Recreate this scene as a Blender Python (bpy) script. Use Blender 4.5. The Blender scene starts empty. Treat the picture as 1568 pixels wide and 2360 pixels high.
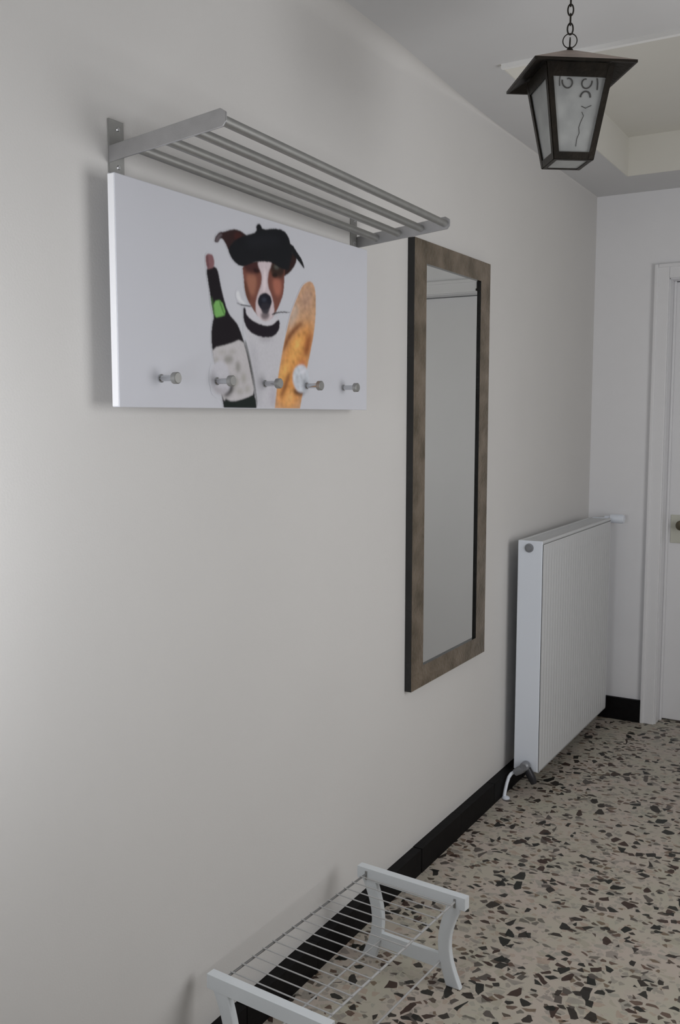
import bpy, bmesh, math, random
import numpy as np
from mathutils import Vector, Matrix
random.seed(3)
SC = bpy.context.scene
COL = SC.collection

# ------------------------------------------------------------------ camera
yaw, pit, rol = math.radians(30.56968844), math.radians(-5.77663852), math.radians(0.05030555)
F = Vector((-math.sin(yaw)*math.cos(pit), math.cos(yaw)*math.cos(pit), math.sin(pit)))
R0 = Vector((math.cos(yaw), math.sin(yaw), 0)); U0 = R0.cross(F)
Rv = math.cos(rol)*R0 + math.sin(rol)*U0; Uv = -math.sin(rol)*R0 + math.cos(rol)*U0
CAM = Vector((1.35, 0.0, 1.5289)); FPX = 2188.564
cd = bpy.data.cameras.new('camera'); cam = bpy.data.objects.new('camera', cd); COL.objects.link(cam)
M = Matrix((Rv, Uv, -F)).transposed().to_4x4(); M.translation = CAM
cam.matrix_world = M
cd.sensor_fit = 'HORIZONTAL'; cd.sensor_width = 36.0; cd.lens = 36.0*FPX/1568.0
cd.clip_start = 0.02
SC.camera = cam

# ------------------------------------------------------------------ world, exposure, added area lights
w = bpy.data.worlds.new('world'); SC.world = w; w.use_nodes = True
w.node_tree.nodes['Background'].inputs[0].default_value = (0.80, 0.90, 1.0, 1)
w.node_tree.nodes['Background'].inputs[1].default_value = 0.10
vs = SC.view_settings
vs.view_transform = 'Standard'; vs.look = 'None'; vs.gamma = 1.0; vs.exposure = 0.0; vs.use_curve_mapping = False

def area(name, loc, direction, sx, sy, power, color):
    l = bpy.data.lights.new(name, 'AREA'); l.shape = 'RECTANGLE'; l.size = sx; l.size_y = sy
    l.energy = power; l.color = color
    o = bpy.data.objects.new(name, l); COL.objects.link(o)
    o.location = loc; o.rotation_euler = Vector(direction).to_track_quat('-Z', 'Z').to_euler()
    return o
# added area lights: one brightens the left wall, one fills from the right
area('left_wall_fill', (0.325, 0.42, 1.40), (0, 1, 0), 0.55, 0.60, 7.7, (0.94, 0.965, 1.0))
area('side_fill', (2.27, 2.45, 1.46), (-1, 0, 0), 2.76, 1.36, 44, (0.985, 0.98, 0.98))

# ------------------------------------------------------------------ materials
def mat(name, base, rough=0.5, metal=0.0, bump=0.0, bscale=80.0, var=0.0, vscale=6.0, spec=0.5, coat=0.0, emit=None):
    m = bpy.data.materials.new(name); m.use_nodes = True
    nt = m.node_tree; b = nt.nodes['Principled BSDF']
    b.inputs['Base Color'].default_value = (*base, 1); b.inputs['Roughness'].default_value = rough
    b.inputs['Metallic'].default_value = metal; b.inputs['Specular IOR Level'].default_value = spec
    b.inputs['Coat Weight'].default_value = coat
    tc = nt.nodes.new('ShaderNodeTexCoord')
    if var > 0:
        n = nt.nodes.new('ShaderNodeTexNoise'); n.inputs['Scale'].default_value = vscale; n.inputs['Detail'].default_value = 5
        nt.links.new(tc.outputs['Object'], n.inputs['Vector'])
        r = nt.nodes.new('ShaderNodeValToRGB')
        r.color_ramp.elements[0].position = 0.3; r.color_ramp.elements[1].position = 0.7
        r.color_ramp.elements[0].color = (*[c*(1-var) for c in base], 1)
        r.color_ramp.elements[1].color = (*[min(1, c*(1+var)) for c in base], 1)
        nt.links.new(n.outputs['Fac'], r.inputs['Fac']); nt.links.new(r.outputs['Color'], b.inputs['Base Color'])
    if bump > 0:
        n2 = nt.nodes.new('ShaderNodeTexNoise'); n2.inputs['Scale'].default_value = bscale; n2.inputs['Detail'].default_value = 3
        nt.links.new(tc.outputs['Object'], n2.inputs['Vector'])
        bp = nt.nodes.new('ShaderNodeBump'); bp.inputs['Strength'].default_value = bump; bp.inputs['Distance'].default_value = 0.002
        nt.links.new(n2.outputs['Fac'], bp.inputs['Height']); nt.links.new(bp.outputs['Normal'], b.inputs['Normal'])
    return m

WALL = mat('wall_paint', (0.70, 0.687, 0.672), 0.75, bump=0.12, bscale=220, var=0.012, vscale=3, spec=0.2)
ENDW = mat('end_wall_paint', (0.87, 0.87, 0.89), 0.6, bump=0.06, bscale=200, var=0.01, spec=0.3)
CEIL = mat('ceiling_paint', (0.65, 0.65, 0.655), 0.8, bump=0.05, bscale=200, var=0.01, spec=0.2)
COVE = mat('coffer_paint', (0.74, 0.725, 0.675), 0.7, bump=0.05, bscale=200, var=0.01, spec=0.2)
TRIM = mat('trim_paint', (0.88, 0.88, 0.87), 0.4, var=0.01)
DOORM = mat('door_paint', (0.85, 0.85, 0.87), 0.4, var=0.012, vscale=4)
SLATE = mat('black_tile', (0.005, 0.0045, 0.005), 0.6, bump=0.15, bscale=90, var=0.3, vscale=40, spec=0.15)
GROUT = mat('dark_grout', (0.02, 0.02, 0.02), 0.8, var=0.1)
STEEL = mat('brushed_steel', (0.50, 0.50, 0.51), 0.42, 1.0, bump=0.1, bscale=400, var=0.06, vscale=30)
STEELD = mat('satin_steel', (0.36, 0.36, 0.35), 0.5, 0.85, bump=0.1, bscale=300, var=0.06, vscale=30)
CHROME = mat('chrome', (0.60, 0.61, 0.62), 0.16, 1.0, var=0.03)
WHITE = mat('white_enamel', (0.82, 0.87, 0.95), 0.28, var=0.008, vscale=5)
WHITEF = mat('white_enamel_shaded', (0.66, 0.67, 0.68), 0.45, var=0.008, vscale=5, spec=0.3)  # greyer copy of the white enamel, weaker light put into the colour
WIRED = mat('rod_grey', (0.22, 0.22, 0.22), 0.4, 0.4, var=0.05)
WIREM = mat('wire_white', (0.50, 0.50, 0.50), 0.4, 0.2, var=0.05)
RACKW = mat('rack_white_lacquer', (0.72, 0.76, 0.79), 0.35, bump=0.05, bscale=60, var=0.02, vscale=8)
IRON = mat('dark_bronze_iron', (0.016, 0.012, 0.008), 0.45, 0.5, bump=0.4, bscale=120, var=0.45, vscale=25)
COPPER = mat('weathered_copper', (0.42, 0.34, 0.29), 0.5, 0.3, bump=0.3, bscale=60, var=0.2, vscale=20)
SCROLL = mat('faded_scroll', (0.07, 0.068, 0.065), 0.6, 0.2, var=0.2, vscale=40)
BLACKG = mat('black_gloss', (0.012, 0.012, 0.012), 0.13, 0.0, bump=0.25, bscale=25, var=0.4, vscale=12)
PANELW = mat('panel_white', (0.68, 0.69, 0.745), 0.45, var=0.004, spec=0.12)
PANELE = mat('panel_white_lit', (0.92, 0.92, 0.95), 0.3, var=0.006)  # brighter copy of the panel white, light on the near edge put into colour
PLASTIC = mat('grey_valve', (0.26, 0.27, 0.29), 0.4, 0.3, var=0.1, vscale=20)
DARKV = mat('dark_valve', (0.03, 0.03, 0.035), 0.4, 0.3, var=0.2, vscale=20)
BRASS = mat('aged_brass', (0.16, 0.14, 0.10), 0.35, 0.9, var=0.15, vscale=20)
CREAM = mat('cream_plate', (0.62, 0.62, 0.54), 0.4, var=0.02)

def bronze():
    m = mat('hammered_bronze', (0.20, 0.155, 0.11), 0.36, 0.45)
    nt = m.node_tree; b = nt.nodes['Principled BSDF']
    tc = nt.nodes.new('ShaderNodeTexCoord')
    v = nt.nodes.new('ShaderNodeTexVoronoi'); v.inputs['Scale'].default_value = 75
    nt.links.new(tc.outputs['Object'], v.inputs['Vector'])
    n = nt.nodes.new('ShaderNodeTexNoise'); n.inputs['Scale'].default_value = 14; n.inputs['Detail'].default_value = 6
    nt.links.new(tc.outputs['Object'], n.inputs['Vector'])
    r = nt.nodes.new('ShaderNodeValToRGB'); r.color_ramp.elements[0].position = 0.28; r.color_ramp.elements[1].position = 0.72
    r.color_ramp.elements[0].color = (0.11, 0.085, 0.052, 1); r.color_ramp.elements[1].color = (0.27, 0.215, 0.16, 1)
    nt.links.new(n.outputs['Fac'], r.inputs['Fac']); nt.links.new(r.outputs['Color'], b.inputs['Base Color'])
    bp = nt.nodes.new('ShaderNodeBump'); bp.inputs['Strength'].default_value = 0.6; bp.inputs['Distance'].default_value = 0.002
    nt.links.new(v.outputs['Distance'], bp.inputs['Height']); nt.links.new(bp.outputs['Normal'], b.inputs['Normal'])
    return m
BRONZE = bronze()

def mirror_mat():
    m = mat('silver_mirror', (0.80, 0.81, 0.79), 0.015, 1.0)
    return m
MIRROR = mirror_mat()

def frosted():
    m = mat('frosted_glass', (0.60, 0.61, 0.60), 0.45, bump=0.5, bscale=45)
    nt = m.node_tree; b = nt.nodes['Principled BSDF']; out = nt.nodes['Material Output']
    tr = nt.nodes.new('ShaderNodeBsdfTranslucent'); tr.inputs['Color'].default_value = (0.80, 0.81, 0.80, 1)
    tc = nt.nodes.new('ShaderNodeTexCoord'); n = nt.nodes.new('ShaderNodeTexNoise'); n.inputs['Scale'].default_value = 22
    nt.links.new(tc.outputs['Object'], n.inputs['Vector'])
    r = nt.nodes.new('ShaderNodeValToRGB'); r.color_ramp.elements[0].position = 0.3; r.color_ramp.elements[1].position = 0.7
    r.color_ramp.elements[0].color = (0.48, 0.49, 0.49, 1); r.color_ramp.elements[1].color = (0.66, 0.67, 0.66, 1)
    nt.links.new(n.outputs['Fac'], r.inputs['Fac']); nt.links.new(r.outputs['Color'], b.inputs['Base Color'])
    mx = nt.nodes.new('ShaderNodeMixShader'); mx.inputs[0].default_value = 0.45
    nt.links.new(b.outputs[0], mx.inputs[1]); nt.links.new(tr.outputs[0], mx.inputs[2])
    tp = nt.nodes.new('ShaderNodeBsdfTransparent'); tp.inputs['Color'].default_value = (0.9, 0.9, 0.9, 1)
    m2 = nt.nodes.new('ShaderNodeMixShader'); m2.inputs[0].default_value = 0.18
    nt.links.new(mx.outputs[0], m2.inputs[1]); nt.links.new(tp.outputs[0], m2.inputs[2])
    nt.links.new(m2.outputs[0], out.inputs['Surface'])
    return m
FROST = frosted()

def terrazzo():
    m = bpy.data.materials.new('terrazzo'); m.use_nodes = True
    nt = m.node_tree; b = nt.nodes['Principled BSDF']; b.inputs['Roughness'].default_value = 0.42
    b.inputs['Specular IOR Level'].default_value = 0.18
    N = nt.nodes; L = nt.links
    tc = N.new('ShaderNodeTexCoord')
    def math_(op, a, b2=None):
        n = N.new('ShaderNodeMath'); n.operation = op
        for i, v in enumerate((a, b2)):
            if v is None: continue
            if isinstance(v, (int, float)): n.inputs[i].default_value = v
            else: L.new(v, n.inputs[i])
        return n.outputs[0]
    # warm/cool base
    n0 = N.new('ShaderNodeTexNoise'); n0.inputs['Scale'].default_value = 7; n0.inputs['Detail'].default_value = 4
    L.new(tc.outputs['Object'], n0.inputs['Vector'])
    r0 = N.new('ShaderNodeValToRGB'); r0.color_ramp.elements[0].position = 0.36; r0.color_ramp.elements[1].position = 0.64
    r0.color_ramp.elements[0].color = (0.46, 0.435, 0.355, 1); r0.color_ramp.elements[1].color = (0.51, 0.44, 0.385, 1)
    L.new(n0.outputs['Fac'], r0.inputs['Fac'])
    col = r0.outputs['Color']
    def layer(scale, prob, tmin, tvar, cols, offs, strength=1.0, stretch=(1, 1, 1)):
        nonlocal col
        mp = N.new('ShaderNodeMapping'); mp.inputs['Location'].default_value = offs; mp.inputs['Scale'].default_value = stretch
        mp.inputs['Rotation'].default_value = (0, 0, offs[0])
        L.new(tc.outputs['Object'], mp.inputs['Vector'])
        nz = N.new('ShaderNodeTexNoise'); nz.inputs['Scale'].default_value = scale*0.9; nz.inputs['Detail'].default_value = 2
        L.new(mp.outputs[0], nz.inputs['Vector'])
        sub = N.new('ShaderNodeVectorMath'); sub.operation = 'SUBTRACT'; L.new(nz.outputs['Color'], sub.inputs[0]); sub.inputs[1].default_value = (.5, .5, .5)
        sc = N.new('ShaderNodeVectorMath'); sc.operation = 'SCALE'; L.new(sub.outputs[0], sc.inputs[0]); sc.inputs['Scale'].default_value = 0.35/scale
        ad = N.new('ShaderNodeVectorMath'); ad.operation = 'ADD'; L.new(mp.outputs[0], ad.inputs[0]); L.new(sc.outputs[0], ad.inputs[1])
        ve = N.new('ShaderNodeTexVoronoi'); ve.voronoi_dimensions = '2D'; ve.feature = 'DISTANCE_TO_EDGE'; ve.inputs['Scale'].default_value = scale
        vf = N.new('ShaderNodeTexVoronoi'); vf.voronoi_dimensions = '2D'; vf.feature = 'F1'; vf.inputs['Scale'].default_value = scale
        L.new(ad.outputs[0], ve.inputs['Vector']); L.new(ad.outputs[0], vf.inputs['Vector'])
        sp = N.new('ShaderNodeSeparateColor'); L.new(vf.outputs['Color'], sp.inputs[0])
        thr = math_('ADD', math_('MULTIPLY', sp.outputs[1], tvar), tmin)
        edge = math_('GREATER_THAN', ve.outputs['Distance'], thr)
        pres = math_('LESS_THAN', sp.outputs[0], prob)
        mask = math_('MULTIPLY', math_('MULTIPLY', edge, pres), strength)
        rr = N.new('ShaderNodeValToRGB'); rr.color_ramp.interpolation = 'CONSTANT'
        els = rr.color_ramp.elements
        els[0].position = 0; els[0].color = (*cols[0], 1)
        els[1].position = 1.0/len(cols); els[1].color = (*cols[1], 1)
        for i in range(2, len(cols)):
            e = els.new(i/len(cols)); e.color = (*cols[i], 1)
        L.new(sp.outputs[2], rr.inputs['Fac'])
        mx = N.new('ShaderNodeMix'); mx.data_type = 'RGBA'
        L.new(mask, mx.inputs['Factor']); L.new(col, mx.inputs[6]); L.new(rr.outputs['Color'], mx.inputs[7])
        col = mx.outputs[2]
    greys = [(0.28, 0.26, 0.23), (0.38, 0.35, 0.28), (0.22, 0.20, 0.18), (0.45, 0.40, 0.35), (0.32, 0.31, 0.27), (0.40, 0.30, 0.24)]
    darks = [(0.018, 0.018, 0.016), (0.03, 0.024, 0.02), (0.012, 0.014, 0.012), (0.05, 0.028, 0.022), (0.10, 0.085, 0.075), (0.022, 0.02, 0.018)]
    brown = [(0.09, 0.045, 0.03), (0.13, 0.12, 0.10), (0.05, 0.03, 0.02), (0.16, 0.11, 0.07)]
    layer(60, 0.45, 0.06, 0.12, greys, (5.1, 2.2, 0), 0.55)
    layer(24, 0.45, 0.10, 0.20, greys, (1.3, 7.7, 0), 0.65, (1, 1.3, 1))
    layer(38, 0.20, 0.08, 0.18, brown, (3.7, 1.9, 0), 0.85, (1, 1.3, 1))
    layer(21, 0.22, 0.08, 0.28, darks, (8.4, 4.2, 0), 0.97, (1.35, 1, 1))
    layer(32, 0.18, 0.06, 0.22, darks, (2.4, 9.2, 0), 0.95, (1, 1.35, 1))
    L.new(col, b.inputs['Base Color'])
    bp = N.new('ShaderNodeBump'); bp.inputs['Strength'].default_value = 0.05; bp.inputs['Distance'].default_value = 0.001
    L.new(n0.outputs['Fac'], bp.inputs['Height']); L.new(bp.outputs['Normal'], b.inputs['Normal'])
    return m
TERR = terrazzo()

# ------------------------------------------------------------------ helpers
def obj(name, bm, m, parent=None, smooth=False, bevel=0.0, seg=2):
    if bevel > 0:
        bmesh.ops.bevel(bm, geom=[e for e in bm.edges if e.is_manifold and len(e.link_faces) == 2 and e.calc_face_angle(0) > 0.5],
                        offset=bevel, segments=seg, profile=0.5, affect='EDGES', clamp_overlap=True)
    me = bpy.data.meshes.new(name); bm.to_mesh(me); bm.free()
    if m is not None:
        for x in (m if isinstance(m, (list, tuple)) else [m]): me.materials.append(x)
    if smooth:
        me.polygons.foreach_set('use_smooth', [True]*len(me.polygons))
    o = bpy.data.objects.new(name, me); COL.objects.link(o)
    if parent is not None: o.parent = parent
    if smooth and len(me.polygons):
        try: me.set_sharp_from_angle(angle=math.radians(40))
        except Exception: pass
    return o
def thing(name, label, cat, loc=(0, 0, 0), rz=0.0, group=None):
    o = bpy.data.objects.new(name, None); COL.objects.link(o); o.empty_display_size = 0.1
    o.location = loc; o.rotation_euler = (0, 0, rz); o['label'] = label; o['category'] = cat
    if group: o['group'] = group
    return o
def tag(o, label, cat):
    o['label'] = label; o['category'] = cat; return o
def struct(name, bm, m, parent=None, **k):
    o = obj(name, bm, m, parent, **k); o['kind'] = 'structure'; return o
def box(bm, a, b, mi=0):
    x0, y0, z0 = a; x1, y1, z1 = b
    v = [bm.verts.new(p) for p in ((x0,y0,z0),(x1,y0,z0),(x1,y1,z0),(x0,y1,z0),(x0,y0,z1),(x1,y0,z1),(x1,y1,z1),(x0,y1,z1))]
    for f in ((3,2,1,0),(4,5,6,7),(0,1,5,4),(1,2,6,5),(2,3,7,6),(3,0,4,7)):
        fc = bm.faces.new([v[i] for i in f]); fc.material_index = mi
    return v
def B(a, b):
    bm = bmesh.new(); box(bm, a, b); return bm
def tube(bm, pts, r, n=12, closed=False, cap=True):
    pts = [Vector(p) for p in pts]; N = len(pts); rings = []
    prev = None
    for i, p in enumerate(pts):
        if closed: t = (pts[(i+1) % N]-pts[i-1])
        else: t = pts[min(i+1, N-1)]-pts[max(i-1, 0)]
        t.normalize()
        if prev is None:
            a = Vector((0, 0, 1)) if abs(t.z) < 0.9 else Vector((1, 0, 0))
            u = t.cross(a).normalized()
        else:
            u = (prev - t*prev.dot(t)).normalized()
        prev = u; v = t.cross(u)
        rr = r[i] if isinstance(r, (list, tuple)) else r
        rings.append([bm.verts.new(p+(u*math.cos(2*math.pi*k/n)+v*math.sin(2*math.pi*k/n))*rr) for k in range(n)])
    for i in range(N if closed else N-1):
        a, b = rings[i], rings[(i+1) % N]
        for k in range(n): bm.faces.new((a[k], a[(k+1) % n], b[(k+1) % n], b[k]))
    if cap and not closed:
        bm.faces.new(rings[0][::-1]); bm.faces.new(rings[-1])
    return bm
def prism(bm, poly, axis, a, b):
    """extrude a 2D polygon along an axis between a and b"""
    def P(p, t):
        return {0: (t, p[0], p[1]), 1: (p[0], t, p[1]), 2: (p[0], p[1], t)}[axis]
    v0 = [bm.verts.new(P(p, a)) for p in poly]; v1 = [bm.verts.new(P(p, b)) for p in poly]
    n = len(poly)
    bm.faces.new(v0); bm.faces.new(v1[::-1])
    for i in range(n): bm.faces.new((v0[i], v1[i], v1[(i+1) % n], v0[(i+1) % n]))
    bmesh.ops.recalc_face_normals(bm, faces=bm.faces[:])
    return bm

# photo pixel (u, v) -> point where that line of sight meets the plane axis=val (used only to read sizes off the photograph)
def at(u, v, ax, val):
    d = F + Rv*(u-784)/FPX - Uv*(v-1180)/FPX
    t = (val-CAM[ax])/d[ax]
    return CAM + d*t

# ------------------------------------------------------------------ setting
EY = 4.766; ZC = 2.5975; XR = 2.25; YB = -0.20; ZT = 2.7656
CX0, CX1, CY0, CY1 = 0.226, 2.02, 2.852, 4.431
struct('floor', B((-0.2, YB-0.2, -0.12), (XR+0.2, 5.1, 0)), TERR)
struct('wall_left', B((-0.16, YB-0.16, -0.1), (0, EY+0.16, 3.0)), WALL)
# end wall with door opening
DX0, DX1, DZ = 0.3585, 1.22, 2.182
bm = bmesh.new()
box(bm, (0, EY, -0.05), (DX0, EY+0.14, ZT+0.1)); box(bm, (DX1, EY, -0.05), (XR, EY+0.14, ZT+0.1)); box(bm, (DX0, EY, DZ), (DX1, EY+0.14, ZT+0.1))
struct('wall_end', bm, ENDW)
# right wall with an opening added for the side fill
FILL_OPENS = [(1.05, 3.85, 0.76, 2.16)]
bm = bmesh.new()
box(bm, (XR, YB-0.16, -0.05), (XR+0.16, 1.70, 3.0)); box(bm, (XR, 3.60, -0.05), (XR+0.16, EY+0.16, 3.0))
for (a, b, z0, z1) in FILL_OPENS:
    box(bm, (XR, a, -0.05), (XR+0.16, b, z0)); box(bm, (XR, a, z1), (XR+0.16, b, 3.0))
struct('wall_right', bm, WALL)
# back wall, plus an unseen box added beside the left wall for a light
LX, LYF, LZ0, LZ1 = 0.70, 0.46, 1.08, 1.72
bm = bmesh.new()
box(bm, (0, YB-0.16, -0.05), (XR, YB, 3.0)); box(bm, (0, YB, -0.05), (LX, 0.40, ZC))
box(bm, (0, 0.40, -0.05), (LX, LYF, LZ0)); box(bm, (0, 0.40, LZ1), (LX, LYF, ZC)); box(bm, (0, 0.40, LZ0), (0.03, LYF, LZ1)); box(bm, (0.62, 0.40, LZ0), (LX, LYF, LZ1))
struct('wall_back', bm, WALL)
# lowered ceiling with a raised tray towards the end wall
bm = bmesh.new()
box(bm, (0, YB, ZC), (XR, CY0, 3.0)); box(bm, (0, CY0, ZC), (CX0, EY, 3.0)); box(bm, (CX1, CY0, ZC), (XR, EY, 3.0)); box(bm, (CX0, CY1, ZC), (CX1, EY, 3.0))
ceil = struct('ceiling', bm, CEIL)
o = struct('tray_recess', B((CX0, CY0, ZT), (CX1, CY1, 2.95)), COVE, ceil)
bm = bmesh.new(); t_ = 0.004
box(bm, (CX0, CY0+t_, ZC), (CX0+t_, CY1-t_, ZT)); box(bm, (CX1-t_, CY0+t_, ZC), (CX1, CY1-t_, ZT)); box(bm, (CX0, CY1-t_, ZC), (CX1, CY1, ZT)); box(bm, (CX0, CY0, ZC), (CX1, CY0+t_, ZT))
struct('tray_fascia', bm, COVE, ceil)
# white bead along the near edge of the tray
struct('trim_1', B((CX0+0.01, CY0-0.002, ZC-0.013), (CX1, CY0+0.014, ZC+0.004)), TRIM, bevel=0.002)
LX, LYF, LZ0, LZ1 = 0.70, 0.46, 1.08, 1.72
# soft cove where the left wall meets the ceiling
bm = bmesh.new(); rows = []
for y, rr in ((LYF, 0.05), (2.2, 0.05), (2.5, 0.045), (2.8, 0.030), (3.1, 0.014), (3.4, 0.006), (EY, 0.003)):
    rows.append([bm.verts.new((0.0, y, ZC+0.001)), bm.verts.new((0.0, y, ZC-rr))] + [bm.verts.new((rr-rr*math.cos(a), y, ZC-rr+rr*math.sin(a))) for a in [math.pi/2*k/10 for k in range(1, 10)]] + [bm.verts.new((rr, y, ZC))])
for a, b in zip(rows[:-1], rows[1:]):
    for k in range(len(a)): bm.faces.new((a[k], a[(k+1) % len(a)], b[(k+1) % len(a)], b[k]))
bm.faces.new(rows[0][::-1]); bm.faces.new(rows[-1]); bmesh.ops.recalc_face_normals(bm, faces=bm.faces[:])
struct('trim_2', bm, WALL, smooth=True)

# black tile skirting, each tile its own piece
def skirting(name, along, a, b, fixed, sign, h, t, L, gap=0.003):
    if along == 1: bm = B((fixed, a, 0), (fixed+sign*(t-0.003), b, h-0.003)) if sign > 0 else B((fixed+sign*(t-0.003), a, 0), (fixed, b, h-0.003))
    else: bm = B((a, fixed-(t-0.003), 0), (b, fixed, h-0.003))
    root = struct(name, bm, GROUT)
    p = a; me = None
    while p < b-0.01:
        q = min(p+L, b)
        dt = random.uniform(-0.0008, 0.0008)
        if along == 1: bb = B((fixed, p+gap/2, 0), (fixed+sign*(t+dt), q-gap/2, h+dt))
        else: bb = B((p+gap/2, fixed-(t+dt), 0), (q-gap/2, fixed, h+dt))
        obj('tile', bb, SLATE, root, bevel=0.0015, seg=1)
        p = q
    return root
skirting('baseboard_left', 1, LYF, EY, 0.0, 1, 0.084, 0.034, 0.33)
skirting('baseboard_end', 0, 0.036, 0.300, EY, 1, 0.112, 0.018, 0.33)

# door in the end wall
d1 = bpy.data.objects.new('door_1', None); COL.objects.link(d1); d1['kind'] = 'structure'; d1.location = (DX0, EY, 0)
def dl(bm):  # to local
    bmesh.ops.translate(bm, verts=bm.verts[:], vec=(-DX0, -EY, 0)); return bm
cw = 0.062
for nm, a, b in (('casing_upright', (DX0-cw, EY-0.018, 0), (DX0, EY, DZ+cw)), ('casing_upright', (DX1, EY-0.018, 0), (DX1+cw, EY, DZ+cw)), ('casing_head', (DX0, EY-0.018, DZ), (DX1, EY, DZ+cw))):
    obj(nm, dl(B(a, b)), DOORM, d1, bevel=0.004)
for nm, a, b in (('casing_bead', (DX0-cw-0.006, EY-0.024, 0), (DX0-cw+0.012, EY-0.001, DZ+cw+0.006)), ('casing_bead', (DX1+cw-0.012, EY-0.024, 0), (DX1+cw+0.006, EY-0.001, DZ+cw+0.006)), ('casing_bead', (DX0-cw+0.012, EY-0.024, DZ+cw-0.012), (DX1+cw-0.012, EY-0.001, DZ+cw+0.006))):
    obj(nm, dl(B(a, b)), DOORM, d1, bevel=0.004)
bm = bmesh.new()
box(bm, (DX0, EY, 0), (DX0+0.004, EY+0.14, DZ)); box(bm, (DX1-0.004, EY, 0), (DX1, EY+0.14, DZ)); box(bm, (DX0, EY, DZ-0.004), (DX1, EY+0.14, DZ))
obj('jamb', dl(bm), DOORM, d1)
LY = EY+0.094
bm = B((DX0+0.007, LY, 0.008), (DX1-0.007, LY+0.04, DZ-0.008))
leaf = obj('door_leaf', dl(bm), DOORM, d1, bevel=0.003)
obj('stop_bead', dl(B((DX0+0.004, LY-0.014, 0), (DX0+0.016, LY-0.001, DZ-0.004))), DOORM, d1, bevel=0.003)
obj('handle_plate', dl(B((0.384, LY-0.006, 0.905), (0.440, LY, 1.045))), CREAM, leaf, bevel=0.004)
bm = bmesh.new()
tube(bm, [(0.442, LY-0.004, 0.998), (0.442, LY-0.014, 0.998), (0.442, LY-0.034, 0.998), (0.442, LY-0.044, 0.998), (0.442, LY-0.054, 0.998), (0.442, LY-0.060, 0.998)], [0.009, 0.009, 0.010, 0.024, 0.025, 0.015], 20)
o = obj('door_knob', dl(bm), BRASS, leaf, smooth=True); o['label'] = 'dark brass door knob'
bm = bmesh.new(); box(bm, (0.637, EY-0.032, DZ+0.0), (0.649, EY-0.018, DZ+0.05)); box(bm, (0.637, EY-0.045, DZ+0.0), (0.649, EY-0.032, DZ+0.012))
obj('hook', dl(bm), IRON, d1, bevel=0.002)

# frames of the two added, unseen light openings
wf = bpy.data.objects.new('added_window_1', None); COL.objects.link(wf); wf['kind'] = 'structure'; wf.location = (0, LYF, 0)
for a, b in (((0.03, -0.03, LZ0), (0.05, 0, LZ1)), ((0.60, -0.03, LZ0), (0.62, 0, LZ1)), ((0.05, -0.03, LZ1-0.02), (0.60, 0, LZ1)), ((0.05, -0.03, LZ0), (0.60, 0, LZ0+0.02))):
    obj('added_window_frame', B(a, b), TRIM, wf, bevel=0.003)
for i_, (a_, b_, z0, z1) in enumerate(FILL_OPENS):
    wf = bpy.data.objects.new('added_window_%d' % (i_+2), None); COL.objects.link(wf); wf['kind'] = 'structure'; wf.location = (XR, 0, 0)
    for a, b in (((0.04, a_, z0), (0.08, a_+0.03, z1)), ((0.04, b_-0.03, z0), (0.08, b_, z1)), ((0.04, a_+0.03, z0), (0.08, b_-0.03, z0+0.03)), ((0.04, a_+0.03, z1-0.03), (0.08, b_-0.03, z1))):
        obj('added_window_frame', B(a, b), TRIM, wf, bevel=0.003)

# ------------------------------------------------------------------ hat shelf
sh = thing('hat_shelf', 'brushed steel wall hat shelf with four rails above the dog picture panel', 'shelf', (0, 1.402, 2.0))
def sl(bm): bmesh.ops.translate(bm, verts=bm.verts[:], vec=(0, -1.402, -2.0)); return bm
SY0, SY1 = 1.402, 2.372
def zc(x, y):   # centre line height of the arms
    return 2.031 + 0.092*x + (-0.018)*(y-SY0)/(SY1-SY0)
for (y0, y1, zb, zt) in ((SY0, SY0+0.042, 1.997, 2.099), (SY1-0.034, SY1, 1.996, 2.084)):
    bp = obj('wall_bracket', sl(B((0, y0, zb), (0.004, y1, zt))), STEELD, sh, bevel=0.001, seg=1)
    for z in (zb+0.014, zt-0.016):
        bm = bmesh.new(); tube(bm, [(0.004, (y0+y1)/2+0.004, z), (0.0062, (y0+y1)/2+0.004, z)], [0.0045, 0.0035], 12)
        obj('screw', sl(bm), STEEL, bp, smooth=True)
for (y0, y1) in ((SY0-0.002, SY0+0.002), (SY1-0.002, SY1+0.002)):
    yy = SY0 if y0 < 1.5 else SY1
    hh = 0.0155
    poly = [(0.004, zc(0, yy)-hh), (0.280, zc(0.280, yy)-hh), (0.287, zc(0.287, yy)-hh*0.5), (0.287, zc(0.287, yy)+hh*0.55), (0.274, zc(0.274, yy)+hh*1.15), (0.004, zc(0, yy)+hh)]
    bm = bmesh.new(); prism(bm, poly, 1, y0, y1)
    obj('arm', sl(bm), STEEL, sh, bevel=0.0008, seg=1)
for x in (0.066, 0.134, 0.203, 0.272):
    bm = bmesh.new(); tube(bm, [(x, SY0+0.002, zc(x, SY0)), (x, SY1-0.002, zc(x, SY1))], 0.0096, 18)
    obj('rail', sl(bm), STEELD, sh, smooth=True)

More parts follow.
